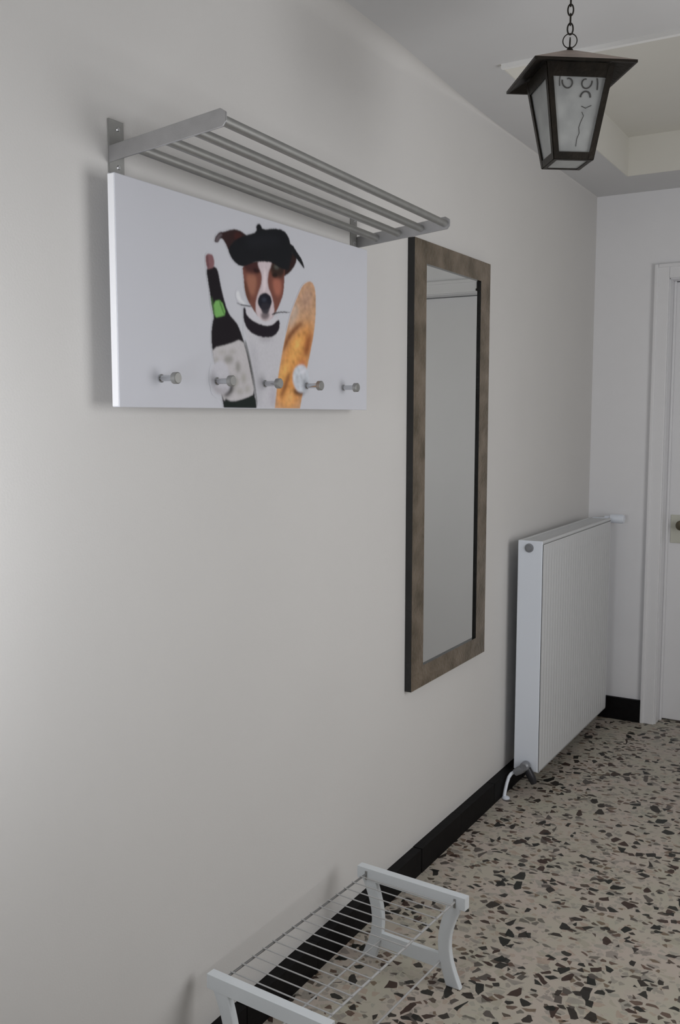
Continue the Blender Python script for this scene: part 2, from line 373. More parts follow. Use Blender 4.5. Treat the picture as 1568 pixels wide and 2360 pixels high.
# ------------------------------------------------------------------ coat panel with printed picture
PX = 0.054; PY0, PY1, PZ0, PZ1 = 1.362, 2.341, 1.5455, 1.983
cp = thing('coat_panel', 'white coat panel printed with a terrier in a black beret, with five steel pegs', 'coat rack', (0, PY0, PZ0))
def pl(bm): bmesh.ops.translate(bm, verts=bm.verts[:], vec=(0, -PY0, -PZ0)); return bm
obj('board', pl(B((PX-0.018, PY0, PZ0), (PX, PY1, PZ1))), PANELW, cp, bevel=0.0015)
obj('lit_edge', pl(B((PX-0.0165, PY0-0.0012, PZ0+0.002), (PX-0.0015, PY0+0.001, PZ1-0.002))), PANELE, cp)
for y in (PY0+0.12, PY1-0.12):
    obj('mount', pl(B((0, y-0.03, PZ1-0.09), (PX-0.018, y+0.03, PZ1-0.05))), STEELD, cp)
# printed picture rasterised from hand-drawn shapes
def srgb(c):
    c = np.array(c)/255.0
    return np.where(c < 0.04045, c/12.92, ((c+0.055)/1.055)**2.4)
def make_print():
    W, H = 300, 290
    y0, y1, z0, z1 = 1.60, 2.10, PZ0+0.0015, 1.975
    pitch_y = (y1-y0)/W; pitch_z = (z1-z0)/H
    gy = y0+(np.arange(W)+0.5)*pitch_y; gz = z0+(np.arange(H)+0.5)*pitch_z
    GY, GZ = np.meshgrid(gy, gz)
    bg = srgb((168, 169, 177)); img = np.ones((H, W, 3))*bg; alpha = np.zeros((H, W))
    def P(x, y):
        p = at(440+x/4.612, 490+y/4.612, 0, PX); return p.y, p.z
    def mask(poly):
        q = np.array([P(*a) for a in poly]); ins = np.zeros(GY.shape, bool)
        n = len(q); j = n-1
        for i in range(n):
            c = ((q[i, 1] > GZ) != (q[j, 1] > GZ)) & (GY < (q[j, 0]-q[i, 0])*(GZ-q[i, 1])/(q[j, 1]-q[i, 1]+1e-12)+q[i, 0])
            ins ^= c; j = i
        return ins.astype(float)
    def blur(a, s):
        if s <= 0: return a
        k = int(3*s)+1; x = np.arange(-k, k+1); g = np.exp(-x*x/(2*s*s)); g /= g.sum()
        a = np.apply_along_axis(lambda r: np.convolve(r, g, 'same'), 0, a)
        return np.apply_along_axis(lambda r: np.convolve(r, g, 'same'), 1, a)
    def smooth_poly(poly, it=2):
        for _ in range(it):
            out = []
            for i in range(len(poly)):
                a = poly[i]; b = poly[(i+1) % len(poly)]
                out += [(a[0]*.75+b[0]*.25, a[1]*.75+b[1]*.25), (a[0]*.25+b[0]*.75, a[1]*.25+b[1]*.75)]
            poly = out
        return poly
    def paint(poly, c, s=0.9, op=1.0, clip=None, keep=True, sm=2):
        nonlocal img, alpha
        m = blur(mask(smooth_poly(poly, sm)), s)*op
        if clip is not None: m = m*clip
        col = srgb(c)
        img = img*(1-m[..., None])+col*m[..., None]
        if keep: alpha = np.maximum(alpha, m)
        return m
    def ell(cx, cy, rx, ry, n=28, rot=0):
        return [(cx+rx*math.cos(a)*math.cos(rot)-ry*math.sin(a)*math.sin(rot), cy+rx*math.cos(a)*math.sin(rot)+ry*math.sin(a)*math.cos(rot)) for a in [2*math.pi*i/n for i in range(n)]]
    def line(pts, wd, c, s=0.7, op=1.0, clip=None):
        L = []; Rr = []
        for i, p in enumerate(pts):
            a = pts[max(i-1, 0)]; b = pts[min(i+1, len(pts)-1)]
            dx, dy = b[0]-a[0], b[1]-a[1]; d = math.hypot(dx, dy)+1e-9
            ww = wd[i] if isinstance(wd, (list, tuple)) else wd
            L.append((p[0]-dy/d*ww/2, p[1]+dx/d*ww/2)); Rr.append((p[0]+dy/d*ww/2, p[1]-dx/d*ww/2))
        return paint(L+Rr[::-1], c, s, op, clip, sm=1)
    # chest
    ch = paint([(560, 1120), (600, 1400), (640, 1700), (700, 2250), (900, 2250), (950, 1700), (1010, 1330), (930, 1130)], (166, 165, 172), 3, 0.9)
    paint([(620, 1380), (660, 1650), (710, 2060), (760, 2060), (720, 1700), (690, 1400)], (142, 142, 150), 5, 0.5, ch)
    paint([(700, 1330), (790, 1380), (900, 1320), (860, 1290), (740, 1290)], (130, 126, 134), 4, 0.7, ch)
    paint([(850, 1850), (840, 2060), (910, 2060), (900, 1850)], (135, 125, 140), 5, 0.5, ch)
    # ears
    paint([(245, 315), (262, 250), (300, 205), (345, 205), (400, 185), (480, 172), (550, 205), (610, 260), (560, 420), (490, 480), (420, 450), (390, 380), (350, 290), (310, 270), (290, 320)], (42, 27, 28))
    paint([(255, 305), (275, 245), (310, 220), (340, 235), (310, 262), (285, 315)], (92, 84, 90), 1.2, 0.8)
    paint([(480, 200), (540, 230), (560, 300), (500, 330), (450, 260)], (60, 30, 28), 2, 0.7)
    paint([(560, 400), (420, 420), (470, 510), (560, 570), (700, 600)], (30, 22, 22), 1.2)
    paint([(1000, 420), (1085, 420), (1132, 480), (1105, 570), (1050, 640), (975, 690), (930, 600)], (40, 25, 24))
    # face
    face = paint([(540, 520), (1010, 520), (995, 640), (988, 850), (950, 960), (905, 1060), (840, 1150), (740, 1150), (680, 1060), (615, 960), (575, 850), (560, 700)], (100, 62, 54))
    paint([(590, 640), (690, 650), (700, 760), (670, 900), (620, 850), (590, 740)], (136, 92, 76), 3, 0.9, face)
    paint([(870, 690), (960, 700), (965, 850), (915, 900), (875, 820)], (144, 90, 76), 3, 0.9, face)
    paint([(560, 700), (600, 760), (640, 960), (600, 960), (560, 820)], (80, 50, 38), 2, 0.8, face)
    paint([(550, 500), (760, 500), (730, 620), (700, 655), (610, 640), (555, 600)], (58, 34, 34), 3, 1, face)
    paint([(840, 500), (1020, 500), (985, 700), (900, 690), (840, 640)], (44, 32, 28), 3, 1, face)
    paint([(655, 590), (735, 600), (735, 640), (680, 645)], (30, 14, 16), 1.5, 0.9, face)
    paint([(860, 640), (925, 650), (915, 690), (865, 685)], (24, 20, 18), 1.5, 0.9, face)
    paint([(880, 560), (930, 560), (940, 600), (890, 600)], (88, 92, 88), 2, 0.6, face)
    paint([(650, 1000), (700, 1090), (640, 1010), (615, 930)], (110, 96, 96), 2, 0.7, face)
    # blaze, muzzle, chin
    paint([(715, 500), (865, 500), (850, 570), (818, 650), (815, 780), (855, 870), (885, 990), (885, 1090), (835, 1165), (740, 1160), (692, 1085), (685, 970), (712, 860), (752, 760), (755, 650), (712, 570)], (172, 160, 166), 1.3)
    paint([(775, 560), (800, 650), (800, 800), (770, 860), (765, 760), (775, 660)], (196, 184, 190), 2, 0.7)
    paint([(572, 1010), (640, 1005), (692, 1085), (780, 1165), (880, 1125), (935, 1085), (925, 1190), (830, 1215), (690, 1180), (585, 1120)], (172, 170, 178), 1.0)
    paint([(740, 1060), (840, 1060), (830, 1120), (785, 1145), (745, 1120)], (84, 76, 80), 2.0, 0.9)
    paint(ell(785, 945, 74, 92), (22, 23, 33), 1.0)
    paint([(735, 960), (850, 960), (830, 1070), (790, 1085), (750, 1060)], (38, 36, 44), 1.4, 0.95)
    paint(ell(778, 925, 26, 18), (60, 64, 78), 2.0, 0.6)
    # collar and lines
    paint([(556, 1000), (580, 1010), (590, 1095), (690, 1172), (800, 1205), (875, 1192), (925, 1135), (945, 1150), (942, 1245), (885, 1316), (790, 1332), (660, 1296), (588, 1222), (554, 1120)], (25, 20, 28), 0.9, sm=1)
    line([(490, 960), (560, 990), (650, 995)], [6, 14, 14], (35, 34, 40), 0.8, 0.9)
    line([(860, 1085), (930, 1058), (1050, 1060)], [20, 14, 12], (35, 34, 40), 0.8, 0.9)
    paint([(490, 830), (515, 840), (530, 930), (600, 975), (520, 960), (480, 890)], (192, 193, 198), 1.4, 0.8)
    # beret
    paint([(396, 390), (440, 320), (500, 268), (600, 235), (700, 208), (690, 140), (715, 115), (742, 125), (762, 185), (880, 165), (985, 185), (1038, 250), (1062, 350), (1085, 430), (1050, 560), (1040, 620), (960, 600), (860, 525), (700, 520), (600, 560), (530, 580), (450, 515), (408, 440)], (19, 20, 24), 0.9)
    line([(1050, 340), (1110, 440), (1165, 510), (1205, 595)], [50, 52, 40, 8], (20, 21, 24), 0.8)
    paint([(560, 300), (760, 250), (930, 250), (960, 330), (760, 340), (600, 370)], (30, 31, 37), 6, 0.6)
    # bottle
    body = paint([(160, 600), (200, 575), (255, 568), (290, 620), (310, 740), (345, 900), (400, 1080), (495, 1175), (552, 1330), (610, 1520), (650, 1700), (720, 2300), (390, 2300), (320, 1900), (240, 1560), (212, 1330), (225, 1180), (245, 1110), (215, 950), (182, 740)], (22, 18, 23), 0.9)
    paint([(148, 480), (165, 440), (215, 435), (243, 475), (252, 575), (200, 600), (172, 600)], (112, 80, 84), 1.0)
    paint([(160, 450), (180, 450), (195, 590), (175, 590)], (80, 52, 58), 1.2, 0.7)
    paint([(236, 945), (325, 925), (378, 1085), (300, 1110), (250, 1112)], (102, 148, 84), 1.0, sm=1)
    paint([(200, 900), (230, 900), (260, 1090), (240, 1100)], (70, 100, 60), 1.5, 0.6)
    line([(300, 930), (355, 1085)], 14, (50, 90, 40), 1.0, 0.8)
    lab = paint([(226, 1440), (400, 1400), (548, 1338), (600, 1520), (640, 1720), (682, 1930), (590, 1975), (440, 2020), (360, 2020), (318, 1900), (240, 1560)], (162, 159, 163), 1.0, sm=1)
    paint([(565, 1350), (600, 1500), (655, 1760), (700, 2050), (712, 2050), (670, 1740), (620, 1500), (585, 1360)], (60, 62, 60), 1.2, 0.8)
    for (cx, cy, rx, ry, v) in ((270, 1580, 25, 40, 125), (400, 1560, 50, 45, 112), (500, 1640, 26, 60, 108), (440, 1480, 40, 20, 135), (470, 1800, 40, 60, 128), (420, 1880, 60, 25, 118), (560, 1760, 26, 60, 138), (520, 1900, 40, 30, 135), (330, 1480, 50, 16, 140), (390, 1750, 30, 50, 122), (600, 1880, 30, 40, 140)):
        paint(ell(cx, cy, rx, ry, 14), (v, v-2, v-6), 3.0, 0.75, lab)
    paint([(345, 1960), (440, 2015), (590, 1975), (685, 1925), (712, 2200), (360, 2200)], (24, 30, 28), 1.2, sm=1)
    # paw on bottle
    paint([(330, 1960), (400, 1960), (450, 1900), (450, 1800), (400, 1800)], (40, 38, 40), 3, 0.95)
    paint([(225, 1620), (300, 1560), (380, 1610), (415, 1720), (425, 1840), (390, 1910), (310, 1935), (235, 1890), (205, 1760)], (165, 164, 172), 2.0)
    paint([(240, 1840), (320, 1880), (410, 1850), (390, 1915), (310, 1935), (240, 1895)], (132, 128, 134), 4, 0.8)
    # baguette
    br = paint([(1150, 850), (1185, 780), (1225, 742), (1270, 730), (1305, 760), (1326, 850), (1330, 1050), (1308, 1280), (1265, 1500), (1240, 1620), (1200, 1850), (1120, 2300), (870, 2300), (925, 1760), (965, 1520), (1010, 1290), (1060, 1080), (1110, 950)], (168, 132, 104), 1.0)
    paint([(1000, 1330), (1320, 1100), (1280, 1450), (1200, 1800), (1150, 2080), (880, 2080), (930, 1700)], (178, 122, 68), 9, 0.95, br)
    paint([(1180, 830), (1240, 760), (1300, 800), (1300, 1000), (1180, 1050), (1120, 1000)], (150, 122, 108), 8, 0.8, br)
    paint([(1090, 1000), (1130, 960), (1150, 1050), (1100, 1150), (1040, 1250), (1040, 1130)], (166, 150, 140), 5, 0.9, br)
    paint([(1195, 1150), (1180, 1200), (1120, 1260), (1060, 1330), (1000, 1460), (965, 1490), (1010, 1320), (1110, 1200)], (96, 54, 32), 3, 0.95, br)
    paint([(1215, 1340), (1295, 1240), (1275, 1420), (1240, 1540), (1190, 1500)], (120, 64, 36), 5, 0.9, br)
    paint([(1070, 1380), (1180, 1280), (1200, 1400), (1120, 1560), (1040, 1620)], (198, 146, 84), 5, 0.9, br)
    paint([(960, 1640), (1040, 1560), (1060, 1640), (980, 1780), (940, 1900), (920, 1800)], (196, 148, 86), 5, 0.9, br)
    paint([(1040, 1680), (1060, 1740), (1000, 1900), (960, 1980), (950, 1920), (1000, 1800)], (104, 62, 42), 3, 0.85, br)
    paint([(990, 1990), (1060, 1850), (1110, 1940), (1060, 2060), (1000, 2060)], (196, 146, 92), 4, 0.8, br)
    paint([(1150, 1580), (1230, 1560), (1200, 1680), (1150, 1660)], (170, 96, 66), 4, 0.7, br)
    # paw on bread
    paint([(1080, 1870), (1160, 1890), (1220, 1880), (1190, 1950), (1100, 1940)], (58, 36, 30), 3, 0.95)
    paint([(1085, 1690), (1120, 1630), (1190, 1610), (1240, 1660), (1262, 1780), (1245, 1880), (1190, 1925), (1120, 1890), (1080, 1800)], (168, 172, 181), 1.8)
    paint([(1150, 1640), (1210, 1640), (1225, 1720), (1180, 1720)], (186, 184, 194), 4, 0.7)
    # grain
    rng = np.random.default_rng(4)
    nz = blur(rng.normal(size=(H, W)), 1.2); nz /= nz.std()
    img = np.clip(img*(1+0.012*nz[..., None]*(alpha[..., None] > .2)), 0, 1)
    nz2 = blur(rng.normal(size=(H, W)), 2.5); nz2 /= nz2.std()
    img = np.clip(img*(1+(0.06*nz2*br)[..., None]), 0, 1)
    # scale from photographed value to surface reflectance (background = board reflectance)
    ref = np.array((0.68, 0.69, 0.745))/bg
    alb = np.clip(img*ref, 0.004, 0.93)
    use = alpha > 0.02
    idx = -np.ones((H+1, W+1), int); verts = []; faces = []; cols = []
    ys = y0+np.arange(W+1)*pitch_y; zs = z0+np.arange(H+1)*pitch_z
    for r in range(H):
        for c in np.nonzero(use[r])[0]:
            f = []
            for (rr_, cc_) in ((r, c), (r, c+1), (r+1, c+1), (r+1, c)):
                if idx[rr_, cc_] < 0:
                    idx[rr_, cc_] = len(verts); verts.append((PX+0.0004, ys[cc_]-PY0, zs[rr_]-PZ0))
                f.append(idx[rr_, cc_])
            faces.append(f); cols.append((*alb[r, c], 1))
    me = bpy.data.meshes.new('printed_picture'); me.from_pydata(verts, [], faces)
    ca = me.color_attributes.new('print', 'FLOAT_COLOR', 'CORNER')
    ca.data.foreach_set('color', np.repeat(np.array(cols), 4, axis=0).ravel())
    m = mat('print_ink', (0.7, 0.7, 0.75), 0.45, spec=0.12)
    nt = m.node_tree; at_ = nt.nodes.new('ShaderNodeVertexColor'); at_.layer_name = 'print'
    nt.links.new(at_.outputs['Color'], nt.nodes['Principled BSDF'].inputs['Base Color'])
    me.materials.append(m)
    o = bpy.data.objects.new('printed_picture', me); COL.objects.link(o); o.parent = cp
    o['label'] = 'printed terrier in a black beret holding a wine bottle and a baguette'
make_print()
# pegs
for i, y in enumerate((1.481, 1.663, 1.845, 2.027, 2.209)):
    z = 1.604
    bm = bmesh.new()
    tube(bm, [(PX, y, z), (PX+0.003, y, z), (PX+0.0031, y, z), (PX+0.036, y, z)], [0.0085, 0.0085, 0.0062, 0.0062], 20)
    pg = obj('peg', pl(bm), CHROME, cp, smooth=True)
    bm = bmesh.new()
    tube(bm, [(PX+0.035, y, z), (PX+0.0355, y, z), (PX+0.045, y, z), (PX+0.0465, y, z)], [0.0085, 0.0118, 0.0118, 0.0100], 24)
    obj('cap', pl(bm), STEELD, pg, smooth=True)

# ------------------------------------------------------------------ mirror
MY0, MY1, MZ0, MZ1 = 2.698, 3.324, 0.639, 2.079
mr = thing('wall_mirror', 'tall wall mirror in a textured bronze frame with black sides', 'mirror', (0, (MY0+MY1)/2, MZ0))
def ml(bm): bmesh.ops.translate(bm, verts=bm.verts[:], vec=(0, -(MY0+MY1)/2, -MZ0)); return bm
ss, st = 0.087, 0.070; fx = 0.024
def framebar(poly):  # poly in (y,z); front bronze, sides black
    bm = bmesh.new(); n = len(poly)
    a = [bm.verts.new((0.001, *p)) for p in poly]; b = [bm.verts.new((fx, *p)) for p in poly]
    f = bm.faces.new(b); f.material_index = 0
    f = bm.faces.new(a[::-1]); f.material_index = 1
    for i in range(n):
        f = bm.faces.new((a[i], a[(i+1) % n], b[(i+1) % n], b[i])); f.material_index = 1
    bmesh.ops.recalc_face_normals(bm, faces=bm.faces[:])
    return bm
o_ = [(MY0, MZ0), (MY1, MZ0), (MY1, MZ1), (MY0, MZ1)]; i_ = [(MY0+ss, MZ0+st), (MY1-ss, MZ0+st), (MY1-ss, MZ1-st), (MY0+ss, MZ1-st)]
for k in range(4):
    poly = [o_[k], o_[(k+1) % 4], i_[(k+1) % 4], i_[k]]
    obj('frame_rail' if k % 2 == 0 else 'frame_stile', ml(framebar(poly)), [BRONZE, BLACKG], mr)
bm = bmesh.new(); box(bm, (0.002, MY0+ss-0.01, MZ0+st-0.01), (0.0165, MY1-ss+0.01, MZ1-st+0.01))
o = obj('mirror_glass', ml(bm), MIRROR, mr); o['label'] = 'mirror glass reflecting the far door'

# ------------------------------------------------------------------ radiator
RX0, RX1, RY0, RY1, RZ0, RZ1 = 0.050, 0.152, 3.600, 4.622, 0.090, 1.037
ra = thing('radiator', 'white ribbed panel radiator on the left wall beyond the mirror', 'radiator', (0.13, RY0, 0))
def rl(bm): bmesh.ops.translate(bm, verts=bm.verts[:], vec=(-0.13, -RY0, 0)); return bm
def ribbed(x_face, sgn):
    # one pressed steel panel with vertical flutes
    bm = bmesh.new(); ncol = 30; L = RY1-RY0-0.016; y0 = RY0+0.008
    prof = []
    p = L/ncol
    for i in range(ncol):
        a = y0+i*p
        prof += [(a, 0), (a+p*0.30, 0), (a+p*0.42, -0.0045), (a+p*0.58, -0.0045), (a+p*0.70, 0)]
    prof.append((y0+L, 0))
    zs = [(RZ0+0.004, 0.0), (RZ0+0.045, 0.0), (RZ0+0.075, 1.0), (RZ1-0.095, 1.0), (RZ1-0.065, 0.0), (RZ1-0.012, 0.0)]
    rows = []
    for z, k in zs:
        rows.append([bm.verts.new((x_face+sgn*d*k, y, z)) for y, d in prof])
    back = []
    for a, b in zip(rows[:-1], rows[1:]):
        for i in range(len(prof)-1):
            vs_ = (a[i], a[i+1], b[i+1], b[i]) if sgn > 0 else (a[i+1], a[i], b[i], b[i+1])
            bm.faces.new(vs_)
    xb = x_face-sgn*0.012
    box(bm, (min(x_face-sgn*0.010, xb), y0, RZ0+0.004), (max(x_face-sgn*0.010, xb), y0+L, RZ1-0.012))
    # rim
    for (ya, yb, za, zb) in ((y0, y0+L, RZ0+0.002, RZ0+0.006), (y0, y0+L, RZ1-0.014, RZ1-0.010)):
        box(bm, (min(xb, x_face), ya, za), (max(xb, x_face), yb, zb))
    return bm
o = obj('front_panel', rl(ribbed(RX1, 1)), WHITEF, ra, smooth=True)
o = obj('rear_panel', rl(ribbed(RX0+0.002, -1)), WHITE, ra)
obj('end_cover', rl(B((RX0, RY0, RZ0+0.005), (RX1-0.001, RY0+0.007, RZ1))), WHITE, ra, bevel=0.003)
obj('end_cover', rl(B((RX0, RY1-0.007, RZ0+0.005), (RX1-0.001, RY1, RZ1))), WHITE, ra, bevel=0.003)
# top grille: rim and louvres
bm = bmesh.new()
box(bm, (RX0, RY0+0.007, RZ1-0.010), (RX0+0.012, RY1-0.007, RZ1)); box(bm, (RX1-0.013, RY0+0.007, RZ1-0.010), (RX1-0.001, RY1-0.007, RZ1))
obj('grille_rim', rl(bm), WHITEF, ra, bevel=0.002)
bm = bmesh.new()
y = RY0+0.02
while y < RY1-0.02:
    box(bm, (RX0+0.012, y, RZ1-0.008), (RX1-0.013, y+0.009, RZ1-0.002)); y += 0.017
o = obj('grille_louvres', rl(bm), WHITEF, ra); o['kind'] = 'stuff'
bm = bmesh.new()
for x in (RX0+0.03, RX0+0.05, RX0+0.07): box(bm, (x-0.001, RY0+0.02, RZ0+0.06), (x+0.001, RY1-0.02, RZ1-0.05))
obj('convector_fins', rl(bm), WHITE, ra)
# bleed plug on the near end
bm = bmesh.new(); tube(bm, [(0.097, RY0+0.002, 1.008), (0.097, RY0-0.003, 1.008), (0.097, RY0-0.0035, 1.008), (0.097, RY0-0.008, 1.008)], [0.018, 0.018, 0.011, 0.010], 24)
obj('bleed_plug', rl(bm), PLASTIC, ra, smooth=True)
# valve body at the lower near corner with pipe into the floor
bm = bmesh.new(); tube(bm, [(0.108, RY0+0.004, 0.124), (0.108, RY0-0.012, 0.124), (0.108, RY0-0.014, 0.124), (0.108, RY0-0.038, 0.124), (0.108, RY0-0.044, 0.124)], [0.012, 0.012, 0.019, 0.019, 0.013], 20)
vv = obj('lower_valve', rl(bm), PLASTIC, ra, smooth=True)
bm = bmesh.new(); tube(bm, [(0.104, RY0-0.028, 0.116), (0.086, RY0-0.030, 0.104), (0.068, RY0-0.031, 0.090)], [0.016, 0.017, 0.014], 16)
obj('valve_elbow', rl(bm), PLASTIC, vv, smooth=True)
bm = bmesh.new(); tube(bm, [(0.118, RY0-0.026, 0.116), (0.130, RY0-0.026, 0.092), (0.140, RY0-0.026, 0.074), (0.146, RY0-0.026, 0.058)], [0.014, 0.017, 0.016, 0.012], 16)
obj('valve_cap', rl(bm), DARKV, vv, smooth=True)
bm = bmesh.new()
pp = [(0.072, RY0-0.031, 0.093), (0.062, RY0-0.032, 0.091), (0.053, RY0-0.036, 0.084), (0.047, RY0-0.046, 0.072), (0.045, RY0-0.062, 0.052), (0.045, RY0-0.078, 0.030), (0.045, RY0-0.088, 0.012), (0.045, RY0-0.090, 0.0)]
tube(bm, pp, 0.0070, 12)
o = obj('pipe', rl(bm), WHITE, ra, smooth=True); o['label'] = 'white pipe bending down into the floor'
bm = bmesh.new(); tube(bm, [(0.052, RY0-0.090, 0.0), (0.052, RY0-0.090, 0.006), (0.052, RY0-0.090, 0.010)], [0.016, 0.015, 0.008], 20)
obj('floor_collar', rl(bm), WHITE, ra, smooth=True)
# thermostat head at the far top
bm = bmesh.new(); tube(bm, [(0.10, RY1-0.002, 1.000), (0.10, RY1+0.050, 1.000), (0.115, RY1+0.058, 1.012)], 0.010, 14)
th = obj('upper_valve', rl(bm), STEELD, ra, smooth=True)
bm = bmesh.new(); tube(bm, [(0.105, RY1+0.058, 1.028), (0.130, RY1+0.058, 1.028), (0.134, RY1+0.058, 1.028), (0.190, RY1+0.058, 1.028), (0.200, RY1+0.058, 1.028)], [0.012, 0.014, 0.021, 0.023, 0.018], 24)
obj('thermostat_head', rl(bm), WHITE, th, smooth=True)
for y in (RY0+0.5, RY1-0.15):
    obj('wall_bracket', rl(B((0.002, y-0.015, 0.25), (RX0+0.001, y+0.015, 0.95))), WHITE, ra)

# ------------------------------------------------------------------ lantern
LC = (0.62, 2.31, 2.33)
la = thing('hanging_lantern', 'dark metal ceiling lantern with frosted panes hanging on a chain', 'lamp', LC, math.radians(36))
def sq(s, z): return [Vector((x*s/2, y*s/2, z)) for x, y in ((-1, -1), (1, -1), (1, 1), (-1, 1))]
# hood: thin four-sided roof
HS, HA = 0.240, 0.062
def hood():
    bm = bmesh.new(); t = 0.004
    o1 = [bm.verts.new(p) for p in sq(HS, 0.0)]; o2 = [bm.verts.new(p) for p in sq(HS, 0.006)]
    tp = [bm.verts.new(p) for p in sq(0.022, HA)]
    i1 = [bm.verts.new(p) for p in sq(HS-0.010, 0.0)]; ip = [bm.verts.new(p) for p in sq(0.16, 0.018)]
    for k in range(4):
        j = (k+1) % 4
        bm.faces.new((o1[k], o1[j], o2[j], o2[k])).material_index = 0
        bm.faces.new((o2[k], o2[j], tp[j], tp[k])).material_index = 1
        bm.faces.new((o1[j], o1[k], i1[k], i1[j])).material_index = 0
        bm.faces.new((i1[j], i1[k], ip[k], ip[j])).material_index = 0
    bm.faces.new(tp).material_index = 1; bm.faces.new(ip[::-1]).material_index = 0
    bmesh.ops.recalc_face_normals(bm, faces=bm.faces[:])
    return bm
hd = obj('hood', hood(), [IRON, COPPER], la)
BT, BB, ZTOP, ZBOT = 0.160, 0.094, 0.010, -0.198
topc = sq(BT, ZTOP); botc = sq(BB, ZBOT)
def lerp(a, b, t): return a+(b-a)*t
def bar4(bm, a, b, w, outward):
    """rectangular strip bar from a to b"""
    t = (b-a).normalized(); n = outward.normalized(); s = t.cross(n).normalized(); n = s.cross(t)
    vs_ = []
    for p in (a, b):
        for sx, sy in ((-1, -1), (1, -1), (1, 1), (-1, 1)): vs_.append(bm.verts.new(p+s*sx*w/2+n*sy*w/2))
    for f in ((3, 2, 1, 0), (4, 5, 6, 7), (0, 1, 5, 4), (1, 2, 6, 5), (2, 3, 7, 6), (3, 0, 4, 7)): bm.faces.new([vs_[i] for i in f])
    bmesh.ops.recalc_face_normals(bm, faces=bm.faces[:])
for k in range(4):
    bm = bmesh.new(); d = Vector((topc[k].x, topc[k].y, 0)).normalized()
    # angle-iron stile: two flat strips meeting at the corner
    for nb in ((k+1) % 4, (k-1) % 4):
        dt = (topc[nb]-topc[k]).normalized(); n = Vector((dt.y, -dt.x, 0))
        if n.dot(d) < 0: n = -n
        wd = 0.0125; th_ = 0.002
        a, b = topc[k], botc[k]
        q = [a, a+dt*wd, b+dt*wd, b]
        v = [bm.verts.new(p+n*th_) for p in q]+[bm.verts.new(p-n*th_) for p in q]
        for f in ((0, 1, 2, 3), (7, 6, 5, 4), (0, 4, 5, 1), (1, 5, 6, 2), (2, 6, 7, 3), (3, 7, 4, 0)): bm.faces.new([v[i] for i in f])
    bmesh.ops.recalc_face_normals(bm, faces=bm.faces[:])
    obj('stile', bm, IRON, la)
for k in range(4):
    j = (k+1) % 4
    mid = (topc[k]+topc[j])/2; out = Vector((mid.x, mid.y, 0))
    for nm, z, hgt in (('top_rail', ZTOP, 0.030), ('bottom_rail', ZBOT, 0.016)):
        t0 = (ZTOP-z)/(ZTOP-ZBOT); t1 = (ZTOP-(z-hgt if nm == 'top_rail' else z+hgt))/(ZTOP-ZBOT)
        n = out.normalized()
        q = [lerp(topc[k], botc[k], t0), lerp(topc[j], botc[j], t0), lerp(topc[j], botc[j], t1), lerp(topc[k], botc[k], t1)]
        bm = bmesh.new(); v = [bm.verts.new(p+n*0.0015) for p in q]+[bm.verts.new(p-n*0.0015) for p in q]
        for f in ((0, 1, 2, 3), (7, 6, 5, 4), (0, 4, 5, 1), (1, 5, 6, 2), (2, 6, 7, 3), (3, 7, 4, 0)): bm.faces.new([v[i] for i in f])
        bmesh.ops.recalc_face_normals(bm, faces=bm.faces[:])
        obj(nm, bm, IRON, la)
    # pane
    n = out.normalized(); q = [lerp(topc[k], botc[k], 0.03), lerp(topc[j], botc[j], 0.03), lerp(topc[j], botc[j], 0.97), lerp(topc[k], botc[k], 0.97)]
    bm = bmesh.new(); v = [bm.verts.new(p-n*0.004) for p in q]+[bm.verts.new(p-n*0.006) for p in q]
    for f in ((0, 1, 2, 3), (7, 6, 5, 4), (0, 4, 5, 1), (1, 5, 6, 2), (2, 6, 7, 3), (3, 7, 4, 0)): bm.faces.new([v[i] for i in f])
    bmesh.ops.recalc_face_normals(bm, faces=bm.faces[:])
    pn = obj('pane', bm, FROST, la)
    # scroll work painted / wired on the pane (u across 0..1, t down 0..1)
    def pp_(u, t, lift=0.0002):
        return lerp(lerp(topc[k], botc[k], t), lerp(topc[j], botc[j], t), u)-n*(0.0038-lift)
    if k == 0:
        bm = bmesh.new()
        def spiral(cu, ct, r0, r1, a0, a1, m=18):
            return [pp_(cu+(r0+(r1-r0)*i/m)*math.cos(a0+(a1-a0)*i/m), ct+0.72*(r0+(r1-r0)*i/m)*math.sin(a0+(a1-a0)*i/m)) for i in range(m+1)]
        strokes = [(spiral(0.33, 0.20, 0.10, 0.05, math.pi*1.1, -math.pi*0.6), 0.0016), (spiral(0.62, 0.20, 0.10, 0.05, -math.pi*0.1, math.pi*1.5), 0.0016),
                   ([pp_(0.20, 0.14), pp_(0.19, 0.19), pp_(0.19, 0.24)], 0.0011), ([pp_(0.79, 0.15), pp_(0.81, 0.20), pp_(0.82, 0.27)], 0.0016),
                   (spiral(0.64, 0.35, 0.09, 0.08, math.pi, 2*math.pi), 0.0020), ([pp_(0.58, 0.44), pp_(0.66, 0.46), pp_(0.76, 0.43)], 0.0009),
                   ([pp_(0.60, 0.50), pp_(0.64, 0.54), pp_(0.60, 0.60), pp_(0.57, 0.66), pp_(0.59, 0.72), pp_(0.55, 0.78), pp_(0.54, 0.86)], 0.0007)]
        for pts, r in strokes:
            o = obj('scroll_curl', tube(bmesh.new(), pts, r, 6), SCROLL, pn)
bm = bmesh.new(); b0 = [bm.verts.new(p) for p in sq(BB-0.012, ZBOT+0.001)]; b1 = [bm.verts.new(p) for p in sq(BB-0.012, ZBOT+0.003)]
for f in ((b0[::-1]), (b1)): bm.faces.new(f)
for k in range(4): bm.faces.new((b0[k], b0[(k+1) % 4], b1[(k+1) % 4], b1[k]))
obj('bottom_pane', bm, FROST, la)
bm = bmesh.new()
